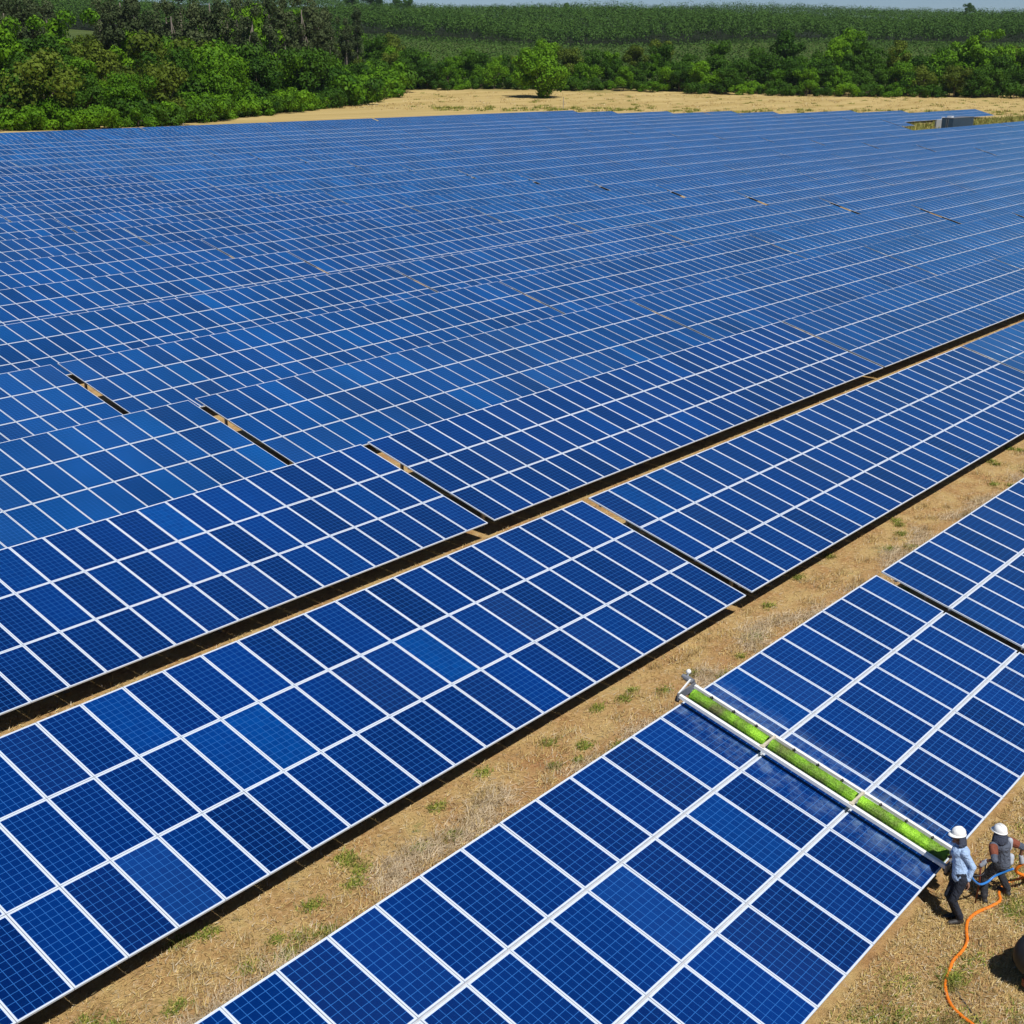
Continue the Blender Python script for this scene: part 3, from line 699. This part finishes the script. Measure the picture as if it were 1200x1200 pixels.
tuft((-3.3,-1.05), .24, 'yellow green weed tuft nearest the bottom left border, by the front table’s top edge', 420)
tuft((-2.55,-.85), .13, 'small green weed tuft second from the bottom left in the lane')
tuft((10.05,-.75), .20, 'green weed tuft just above the white knob of the brush', 320)
tuft((9.55,-.15), .14, 'green weed tuft left of the white knob of the brush')
tuft((11.3,-.78), .22, 'green weed patch right above the brush beside the front table')
tuft((14.4,-.85), .34, 'broad green weed patch in the lane left of the front table’s gap', 520)
tuft((13.0,-1.2), .12, 'tiny weed tuft between the brush and the broad green patch')
tuft((5.4,-.92), .16, 'small weed tuft against the front table left of the brush')
tuft((5.95,-1.15), .11, 'smallest weed tuft a step left of the brush top')
tuft((23.1,-.8), .25, 'green weed patch right of the front table’s gap')
tuft((4.05,-10.45), .26, 'green weed tuft inside the bend of the orange hose', 420, .2)
tuft((6.7,-10.5), .35, 'green grass clump at the grey-shirted worker’s feet', 420)
tuft((7.7,-10.75), .3, 'green grass clump behind the grey-shirted worker', 360)

# ------------------------------------------------------------------ trees
def cards(centres, normals, size, g):
    """leaf clumps: small bent quads"""
    n = len(centres); nr = normals + g.normal(0,.42,(n,3)); nr /= np.linalg.norm(nr, axis=1)[:,None]
    a = np.cross(nr, g.normal(0,1,(n,3))); a /= np.linalg.norm(a, axis=1)[:,None]; b = np.cross(nr, a)
    s = (size*g.uniform(.55,1.35,n))[:,None]; t_ = s*g.uniform(.5,.95,(n,1))
    V = np.stack([centres - a*s, centres - b*t_*.8 + nr*s*.15, centres + a*s*.9, centres + b*t_ - nr*s*.12], 1).reshape(-1,3)
    return V, np.arange(4*n).reshape(-1,4)
def lumpy(lumps, per, size, g):
    C = []; N = []
    for c, r_ in lumps:
        d = g.normal(0,1,(per,3)); d[:,2] += .35; d /= np.linalg.norm(d, axis=1)[:,None]
        k = g.uniform(.55,1.02,(per,1)); r_ = np.asarray(r_)
        C.append(np.asarray(c) + d*r_*k); N.append(d)
    return cards(np.concatenate(C), np.concatenate(N), size, g)
def limbs_mesh(name, h, r0, targets, mat):
    mb = MB(); top = V3((0,0,h))
    mb.tube([(0,0,-.3),(random.gauss(0,.1),random.gauss(0,.1),h*.5),(random.gauss(0,.15),random.gauss(0,.15),h)], [r0,r0*.72,r0*.5], 7)
    for t_ in targets:
        t_ = V3(t_); st_ = V3((0,0,h*random.uniform(.55,.95))); mid = st_.lerp(t_, .55) + V3((0,0,.06*h))
        mb.tube([st_, mid, t_], [r0*.42, r0*.28, r0*.08], 5)
    return mb.mesh(name, mat)
def tree_proto(kind, seed):
    g = np.random.default_rng(seed); random.seed(seed)
    if kind == 'broad':      # round full crown down low, about 12 m
        lumps = [((g.normal(0,2.0), g.normal(0,2.0), 4.0+g.uniform(-2.8,5.0)), g.uniform(1.5,2.6)*np.array([1,1,.8])) for _ in range(21)]
        V, F = lumpy(lumps, 250, .29, g); tk = limbs_mesh('trunk', 4.5, .32, [c for c,_ in lumps[:6]], M['bark'])
    elif kind == 'bush':     # low dense mound
        lumps = [((g.normal(0,2.0), g.normal(0,2.0), 1.5+g.uniform(-1.1,1.9)), g.uniform(1.1,1.8)*np.array([1,1,.75])) for _ in range(16)]
        V, F = lumpy(lumps, 240, .24, g); tk = limbs_mesh('trunk', 1.6, .16, [c for c,_ in lumps[:5]], M['bark'])
    elif kind == 'tall':     # upright tree, open lower part
        lumps = [((g.normal(0,1.7), g.normal(0,1.7), 5+g.uniform(0,9.5)), g.uniform(1.3,2.2)*np.array([1,1,.9])) for _ in range(19)]
        V, F = lumpy(lumps, 240, .29, g); tk = limbs_mesh('trunk', 8.5, .3, [c for c,_ in lumps[:7]], M['bark'])
    elif kind == 'euca':     # 28 m eucalyptus: bare pale stem, loose hanging crown
        lumps = [((g.normal(0,1.5), g.normal(0,1.5), 8+g.uniform(0,20)), g.uniform(.9,1.9)*np.array([1,1,1.35])) for _ in range(23)]
        V, F = lumpy(lumps, 170, .33, g); tk = limbs_mesh('trunk', 24, .34, [c for c,_ in lumps[:8]], M['bark_pale'])
    elif kind == 'round':    # the lone tree: 18 m wide dome
        lumps = []
        for _ in range(62):
            d = g.normal(0,1,3); d /= np.linalg.norm(d); k = g.uniform(.35,.9)
            lumps.append(((d[0]*8.6*k, d[1]*8.6*k, max(1.7, 7.4 + d[2]*7.2*k)), g.uniform(1.6,2.7)*np.array([1,1,.85])))
        V, F = lumpy(lumps, 240, .36, g); tk = limbs_mesh('trunk', 5, .75, [c for c,_ in lumps[:9]], M['bark'])
    elif kind == 'sapling':
        lumps = [((g.normal(0,.8), g.normal(0,.8), 3.0+g.uniform(0,2.6)), g.uniform(.6,1.1)*np.array([1,1,.9])) for _ in range(9)]
        V, F = lumpy(lumps, 70, .25, g); tk = limbs_mesh('trunk', 3.0, .12, [c for c,_ in lumps[:4]], M['bark'])
    return V, F, tk
LEAF = {'broad':['leaf_bright','leaf_dark','leaf_olive'], 'bush':['leaf_bright','leaf_dark'], 'tall':['leaf_dark','leaf_bright','leaf_olive'], 'euca':['leaf_euca'], 'round':['leaf_bright'], 'sapling':['leaf_bright']}
PROTO = {}
for kind, nvar in (('broad',3),('bush',3),('tall',3),('euca',4),('round',1),('sapling',2)):
    for v in range(nvar):
        Vv, Fv, tk = tree_proto(kind, 40+v+len(kind)*7)
        for lf in LEAF[kind]: PROTO[(kind,v,lf)] = (np_mesh('crown', Vv, Fv, M[lf]), tk)
NV = {'broad':3,'bush':3,'tall':3,'euca':4,'round':1,'sapling':2}
def plant(kind, leaf, s, t, sc, label, group=None, cat='tree', name=None, zs=1.0):
    x, y = xy(s, t); z = float(height(s, t)); rr = random.random()
    o = empty(name or {'bush':'bush','euca':'eucalyptus_tree','sapling':'young_tree'}.get(kind,'tree'), (x,y,z-.05), random.uniform(0,6.28))
    o.scale = (sc*random.uniform(.9,1.12), sc*random.uniform(.9,1.12), sc*zs*random.uniform(.92,1.08))
    cm, tk = PROTO[(kind, random.randrange(NV[kind]), leaf)]
    link('crown', cm, o); link('trunk', tk, o)
    return tag(o, label, cat, group)
random.seed(5)
def st_px(px, py, z=0.0): p = at(px, py, z); return st(p.x, p.y)
# edge of the thicket left of the field, read from the photograph along its foot
EDGE = [(-60,152),(0,150.5),(60,150),(130,148),(200,146),(232,144),(270,139),(330,132.5),(390,126.5),(440,119.5),(474,112),(481,105.5)]
EST = [st_px(*e) for e in EDGE]
def edge_at(t): return float(np.interp(t, [e[1] for e in EST], [e[0] for e in EST]))
def px_of(s, t): return 600 + 1000*FOC*t/s      # near enough for sorting
G1 = 'trees and bushes of the thicket left of the field'
def thicket_label(px, kind):
    zone = 'at the left border' if px < 60 else 'near the left border' if px < 125 else ('left of the dark gap' if px < 180 else 'around the dark gap' if px < 235 else ('above the field’s left corner' if px < 278 else 'right of the field’s left corner' if px < 320 else 'beside the narrow dry grass' if px < 362 else 'beside the widening dry grass' if px < 402 else 'before the thicket’s right tip' if px < 442 else 'at the thicket’s right tip'))
    return {'bush':'dense low green bush %s', 'broad':'rounded leafy tree in the thicket %s', 'tall':'taller open tree in the thicket %s'}[kind] % zone
EP = np.array(EST); seg = np.linalg.norm(np.diff(EP, axis=0), axis=1); cum = np.concatenate([[0], np.cumsum(seg)])
def along(q, depth):
    """point of the thicket: q metres along its foot line, depth metres in from it"""
    i = min(max(int(np.searchsorted(cum, q) - 1), 0), len(seg)-1); d = (EP[i+1]-EP[i])/seg[i];
    n_ = np.array([-d[1], d[0]]); n_ = n_ if n_[1] < 0 or n_[0] > 0 and abs(d[0]) < abs(d[1]) else -n_
    p = EP[i] + d*(q-cum[i]) + n_*depth
    return float(p[0]), float(p[1])
tl = EST[0][1]; tr_ = EST[-1][1]
LAYERS = ((2,('bush','bush'),1.15,(3.6,5.6)),(7.5,('bush','broad'),1.2,(5.5,8.0)),(16,('broad','bush'),1.05,(7,10)),(27,('broad','tall'),1.2,(8,11.5)),
          (41,('broad','tall'),1.25,(9,13)),(58,('tall','broad'),1.25,(10,15)),(82,('broad','tall'),1.3,(13,19)))
for depth, kinds, sc, step in LAYERS:
    q = 0.
    while q < cum[-1]:
        s, t = along(q, depth + random.uniform(-2,2)*min(1, depth/10)); px = px_of(s, t)
        q += random.uniform(*step)*(1.9 if px > 405 else 1.0)
        if px > 476 + random.uniform(-8,4): continue
        if depth < 10 and px < 228: s -= random.uniform(6,13)
        k = kinds[0] if random.random() < .68 else kinds[1]; f = sc*random.uniform(.72,1.3)
        if 195 < px < 310 and 8 < depth < 45 and k != 'bush': f *= 1.35
        elif 310 <= px < 395 and k != 'bush': f *= 1.2
        elif px >= 395: f *= .95 if k != 'bush' else 1.75
        if 110 < px < 190 and depth < 45: f *= .78
        lf = random.choice(['leaf_bright','leaf_bright','leaf_bright','leaf_dark','leaf_dark','leaf_olive'] if k == 'broad' else (['leaf_dark','leaf_bright','leaf_bright','leaf_olive'] if k == 'tall' else ['leaf_bright','leaf_bright','leaf_dark']))
        plant(k, lf, s, t, f, thicket_label(px,k), G1, 'bush' if k == 'bush' else 'tree')
# tall dark eucalyptus behind the thicket
G2 = 'tall dark eucalyptus trees behind the thicket'
for s0 in (408, 446):
    px = -25.
    while px < 425:
        s = s0 + random.uniform(-8,8); t = (px-600)/(FOC*1000)*s; s = max(s, edge_at(t) + 66 + random.uniform(0,40)); t = (px-600)/(FOC*1000)*s
        gap = 92 < px < 132 or (190 < px < 215 and s0 > 430)
        if not gap:
            zone = 'by the left border' if px < 60 else 'beside the hill gap' if px < 160 else 'right of the hill gap' if px < 215 else 'above the tallest thicket trees' if px < 290 else 'in the long stand' if px < 355 else 'left of the crop rows'
            plant('euca', 'leaf_euca', s, t, random.uniform(.92,1.2)*(1.0 if px < 395 else .85), 'tall thin eucalyptus with pale stem %s' % zone, G2)
        px += random.uniform(10.5, 19)
# the lone round tree and the single young trees in the dry field
s, t = 487., (628-600)/(FOC*1000)*487; plant('round', 'leaf_bright', s, t, 1.22, 'broad round lone tree standing in the dry field with shadow at its foot', None, 'tree', 'lone_tree')
s, t = st_px(684, 114, .3); plant('sapling', 'leaf_bright', s, t, 1.0, 'small thin young tree in the dry field right of the lone round tree')
s, t = st_px(967, 115, .3); plant('sapling', 'leaf_bright', s, t, 1.35, 'young tree with round crown and dark foot alone in the right of the dry field')
s, t = st_px(638, 115, .2); plant('bush', 'leaf_dark', s, t, .22, 'tiny shrub in the dry field just in front of the lone round tree', None, 'bush')
for px, py, sc in ((530,111,.35),(535,111.5,.25),(690,106,.45),(754,106.5,.75),(775,107,.8),(805,107.5,.75),(824,107,.6),(838,106,.55),(875,106,.9),(888,107.5,.55),(925,108.5,.7),(935,108,.6)):
    s, t = st_px(px, py, 1.0)
    plant('bush', random.choice(['leaf_bright','leaf_dark','leaf_olive'] if False else ['leaf_bright','leaf_dark']), s, t, sc, 'small shrub in the dry grass %s' % ('left of the lone tree' if px < 600 else 'right of the lone tree' if px < 800 else 'farther right'), 'shrubs before the line of trees', 'bush')
# line of trees behind the dry field
G3 = 'trees in the line behind the dry field'
def foot(px): return float(np.interp(px, [380,430,480,600,700,760,800,900,1000,1100,1200,1300], [526,524,524,532,532,526,520,514,510,510,512,512]))
for depth, kinds, sc, step in ((3,('bush','broad'),1.05,(13,21)),(11,('broad','bush'),1.0,(16,25)),(23,('broad','tall'),1.15,(19,29)),(38,('broad','tall'),1.25,(23,35))):
    px = 385. if depth > 12 else 480.
    while px < 1245:
        s = foot(px) + depth + random.uniform(-4,4); t = (px-600)/(FOC*1000)*s
        k = kinds[0] if random.random() < .7 else kinds[1]
        f = sc*random.uniform(.75,1.15)
        if 485 < px < 600 and depth > 20: f *= .8
        if px > 870: f *= 1.08
        if px > 1000 and k != 'bush': f *= 1.08
        if depth >= 26 and 560 < px < 860: f *= .88
        lf = random.choice(['leaf_dark','leaf_dark','leaf_bright'] if px > 850 else ['leaf_bright','leaf_dark','leaf_dark'])
        if k != 'bush' and random.random() < .14: lf = 'leaf_olive'
        zone = 'near the thicket' if px < 500 else 'left of the lone tree' if px < 600 else 'behind the lone tree' if px < 665 else 'right of the lone tree' if px < 770 else 'in the middle right' if px < 880 else 'behind the young round tree' if px < 1000 else 'above the container' if px < 1110 else 'near the right border'
        tone = {'leaf_dark':'dark green','leaf_bright':'light green','leaf_olive':'olive brown'}[lf]
        plant(k, lf, s, t, f, '%s %s in the tree line %s' % (tone, 'bush' if k == 'bush' else 'tree', zone), G3, 'bush' if k == 'bush' else 'tree')
        px += random.uniform(*step)
for px, sc, k, lf, dd, lb in ((548,1.25,'broad','leaf_dark',30,'large dark tree with domed crown rising over the tree line left of the lone tree'),
        (642,1.45,'broad','leaf_olive',60,'big brownish tree rising behind the lone round tree'),
        (905,1.25,'broad','leaf_dark',40,'wide dark tree crown rising over the tree line above the young round tree'),
        (970,1.45,'broad','leaf_dark',46,'very dark wide tree rising over the tree line right of the young round tree'),
        (1075,1.45,'broad','leaf_dark',40,'large bushy tree rising over the tree line above the dark container'),
        (1150,1.3,'broad','leaf_dark',38,'dark wide tree at the right end of the tree line'),
        (762,1.25,'tall','leaf_olive',50,'slim brownish tree standing out over the tree line right of the lone tree')):
    s = foot(px) + dd; plant(k, lf, s, (px-600)/(FOC*1000)*s, sc, lb, G3)
# rows of a young plantation on the slope, and the forest on the hill: far masses nobody could count
g = np.random.default_rng(77); C = []; 
for s0 in np.arange(575, 958, 9.):
    tv = np.arange(-260, 560, 1.5); tv = tv + g.normal(0,.4,len(tv)); sv = s0 + g.normal(0,.6,len(tv)) + tv*.02
    for q in range(6):
        x, y = xy(sv + g.normal(0,1.6,len(tv)), tv + g.normal(0,.5,len(tv))); C.append(np.stack([x, y, height(sv,tv) + g.uniform(.3,3.4,len(tv))], -1))
C = np.concatenate(C); N = g.normal(0,1,C.shape); N[:,2] += 2.5; V, F = cards(C, N, .62, g)
tag(link('plantation_rows', np_mesh('plantation_rows', V, F, M['leaf_crop'])), 'dark green rows of a young plantation on the slope behind the trees', kind='stuff')
C = []; N = []
def canopy(s0, s1, ds, dt, per, r_, hgt, skirt):
    for s in np.arange(s0, s1, ds):
        tm = .45*s + 60
        tv = np.arange(-tm, tm, dt) + g.normal(0, dt*.25, len(np.arange(-tm, tm, dt))); sv = s + g.normal(0, ds*.25, len(tv))
        hh = hgt*g.uniform(.80,1.14,len(tv))*(1 + .10*np.sin(tv*.031 + s*.017) + .07*np.sin(tv*.083 + s*.05)); zz = height(sv, tv)
        x, y = xy(sv, tv)
        d = g.normal(0,1,(len(tv),per,3)); d[...,2] = np.abs(d[...,2])*1.1 - .25; d /= np.linalg.norm(d, axis=2)[...,None]
        rz = r_*1.75 if skirt else r_
        c = np.stack([x,y,zz+hh-rz], -1)[:,None,:] + d*np.array([r_,r_,rz])*g.uniform(.75,1.05,(len(tv),per,1))
        C.append(c.reshape(-1,3)); N.append(d.reshape(-1,3) + np.array([0,0,.7]))
        if skirt:
            q = 10; c = np.stack([x,y,zz], -1)[:,None,:] + np.stack([3.5*SY + g.normal(0,1.3,(len(tv),q)), 3.5*CY + g.normal(0,1.3,(len(tv),q)), g.uniform(.5,hgt-4,(len(tv),q))], -1)
            C.append(c.reshape(-1,3)); N.append(g.normal(0,1,(c.shape[0]*q,3)))
canopy(952, 985, 8, 6.5, 170, 3.8, 15, True)
canopy(985, 1180, 9, 7.5, 105, 4.2, 15.5, False)
canopy(1180, 2100, 17, 11, 48, 6.2, 16, False)
C = np.concatenate(C); N = np.concatenate(N); V, F = cards(C, N, .62, g)
tag(link('hill_forest', np_mesh('hill_forest', V, F, M['leaf_forest'])), 'dense even green forest covering the hill on the skyline', kind='stuff')
print('forest cards', len(F))
# stray emergent trees on the skyline
for px, s, sc in ((420,1500,1.0),(441,1500,1.25),(446,1480,1.1),(470,1600,.9),(480,1600,.95),(1096,1750,.9),(655,1800,.8),(690,1820,.75)):
    plant('tall', 'leaf_dark', s, (px-600)/(FOC*1000)*s, sc*1.7, 'dark tree topping the skyline forest %s' % ('near its left end' if px < 500 else 'at its far right' if px > 1000 else 'above the lone tree'), 'trees that top the skyline forest')

# ------------------------------------------------------------------ container in the clearing, posts
bx = at(1122, 146, 1.4); M['container'] = plain('dark_blue_container', (.018,.048,.085), .5, 0, .15, 1.0)
ct = tag(empty('inverter_container', (bx.x, bx.y, 0)), 'dark blue inverter container in the green clearing among the tables', 'container')
mb = MB(); mb.box((-6,-1.3,.25),(6,1.3,2.95)); mb.build('container_body', M['container'], ct)
for i in range(19):
    x = -5.7 + i*.6
    for sd in (-1,1):
        mb = MB(); mb.box((x,sd*1.31-.03,.35),(x+.3,sd*1.31+.03,2.85)); mb.build('wall_rib', M['container'], ct)
for sd in (-1, 1):
    mb = MB(); mb.box((-6.06, sd*.62-.58,.4),(-6.0, sd*.62+.58,2.8)); o = mb.build('door', M['container'], ct)
    mb = MB(); mb.tube([(-6.1, sd*.2,.5),(-6.1, sd*.2,2.7)], .03, 6); mb.build('door_bar', M['steel'], o)
mb = MB(); mb.box((-6.05,-1.35,2.952),(6.05,1.35,3.03)); mb.build('roof', M['grey_metal'], ct)
mb = MB(); mb.box((-5.2,-.5,3.032),(-3.9,.5,3.35)); mb.build('roof_vent', M['tank'], ct)
tx = at(1104.5, 146, 1.2); tf = tag(empty('transformer', (tx.x, tx.y, 0)), 'grey transformer box beside the dark blue container', 'transformer')
mb = MB(); mb.box((-1.2,-1.0,.3),(1.2,1.0,2.3)); mb.build('transformer_tank', M['tank'], tf)
mb = MB(); mb.box((-1.4,-1.2,0),(1.4,1.2,.298)); mb.build('plinth', M['grey_metal'], tf)
for sd in (-1,1):
    mb = MB()
    for i in range(9): mb.box((-1.0+i*.24, sd*1.2-.2, .6),(-.95+i*.24, sd*1.2+.2, 2.0))
    mb.build('cooling_fins', M['steel'], tf)
for i in (-.6,0,.6):
    mb = MB(); mb.tube([(i,0,2.3),(i,0,2.5),(i,0,2.85)], [.12,.16,.06], 10); mb.build('bushing', M['white_paint'], tf, smooth=True)
M['grass_green'] = straw_material('clearing_grass', [(0,(.10,.13,.03)),(.5,(.20,.22,.05)),(1,(.36,.30,.10))])
gc = np.random.default_rng(9); n = 16000
def clr(n, g): return g.uniform(255, 470, n), g.uniform(97, 119, n)
V, F = blades(n, clr, .9, .12, .9, 12); tag(link('clearing_grass', np_mesh('clearing_grass', V, F, M['grass_green'])), 'green and yellow grass in the clearing round the dark container', kind='stuff')
def ff_clumps(nc, per, sd, s0, s1, p0, p1):
    def f(n, g):
        sc = g.uniform(s0, s1, nc); pc = g.uniform(p0, p1, nc); k = g.integers(0, nc, n)
        x, y = xy(sc[k], (pc[k]-600)/(FOC*1000)*sc[k]); return x + g.normal(0, sd, n), y + g.normal(0, sd, n)
    return nc*per, f
def lift(V):
    q = V.reshape(-1,3,3); s_, t_ = st(q[:,0,0], q[:,0,1]); q[:,:,2] += height(s_, t_)[:,None]; return q.reshape(-1,3)
n_, f_ = ff_clumps(900, 16, .8, 398, 520, 250, 1240); V, F = blades(n_, f_, .55, .07, .6, 31)
tag(link('tall_dry_grass', np_mesh('tall_dry_grass', lift(V), F, M['straw'])), 'tufts of taller dry grass dotted over the tan field', kind='stuff')
n_, f_ = ff_clumps(150, 40, .7, 398, 425, 500, 1240); V1, F1 = blades(n_, f_, .75, .09, .8, 32)
n_, f_ = ff_clumps(120, 40, .6, 405, 520, 480, 1240); V2, F2 = blades(n_, f_, .5, .08, .8, 33)
V, F = bl_join([(V1,F1),(V2,F2)]); tag(link('green_weeds', np_mesh('green_weeds', lift(V), F, M['weed'])), 'small green weeds sprinkled along the far edge of the tables and over the tan field', kind='stuff')
M['post_grey'] = plain('weathered_post', (.28,.26,.24), .9)
for px, py, h_, lb in ((207,147,2.6,'tallest grey post by the left corner of the field, before the thicket'),(190,148,1.5,'short grey post second from the tall one at the field’s left corner'),(173,148.6,1.5,'short grey post farthest left beside the thicket'),
                       (215,146.5,1.7,'short grey post just right of the tall one at the field’s left corner'),(660,128.5,3.6,'thin pale pole standing in the dry field below the lone tree’s right'),(1149,119,3.6,'thin reddish pole in the dry field above the dark container')):
    p = at(px, py, 0); mb = MB(); mb.tube([(0,0,-.2),(0,0,h_*.5),(0,0,h_)], [.11,.10,.08], 8); mb.box((-.13,-.13,h_),(.13,.13,h_+.05))
    tag(mb.build('post', M['post_grey'], None, (p.x, p.y, 0)), lb, 'post', 'posts around the field')

# repeats that look alike are told apart by their order in view
from collections import defaultdict
by = defaultdict(list)
bpy.context.view_layer.update()
for o in COL.objects:
    if o.parent is None and 'group' in o and o['category'] in ('tree','bush'): by[o['label']].append(o)
for lb, os_ in by.items():
    if 1 < len(os_) <= 24:
        os_.sort(key=lambda o: pix(o.matrix_world.translation)[0])
        for i, o in enumerate(os_): o['label'] = lb + ', ' + ORD[i+1] + ' from left'

# ------------------------------------------------------------------ the air
hz_ = bpy.data.materials.new('air_haze'); hz_.use_nodes = True; ht = hz_.node_tree; ht.nodes.clear()
pv_ = ht.nodes.new('ShaderNodeVolumePrincipled'); pv_.inputs['Color'].default_value = (.80,.89,1,1); pv_.inputs['Density'].default_value = 0.000035; pv_.inputs['Anisotropy'].default_value = .2
ho = ht.nodes.new('ShaderNodeOutputMaterial'); ht.links.new(pv_.outputs[0], ho.inputs['Volume'])
mb = MB(); V = [xy(s_, t_) + (z_,) for z_ in (-30., 345.) for s_, t_ in ((-300,-9300),(-300,9300),(11800,9300),(11800,-9300))]
mb.add(V, [[0,1,2,3],[7,6,5,4],[4,5,1,0],[5,6,2,1],[6,7,3,2],[7,4,0,3]])
hm = mb.mesh('haze', hz_); bm_ = bmesh.new(); bm_.from_mesh(hm); bmesh.ops.recalc_face_normals(bm_, faces=bm_.faces); bm_.to_mesh(hm); bm_.free()
tag(link('haze', hm), 'thin pale haze in the air over field and hills', kind='stuff')
S.cycles.volume_bounces = 0
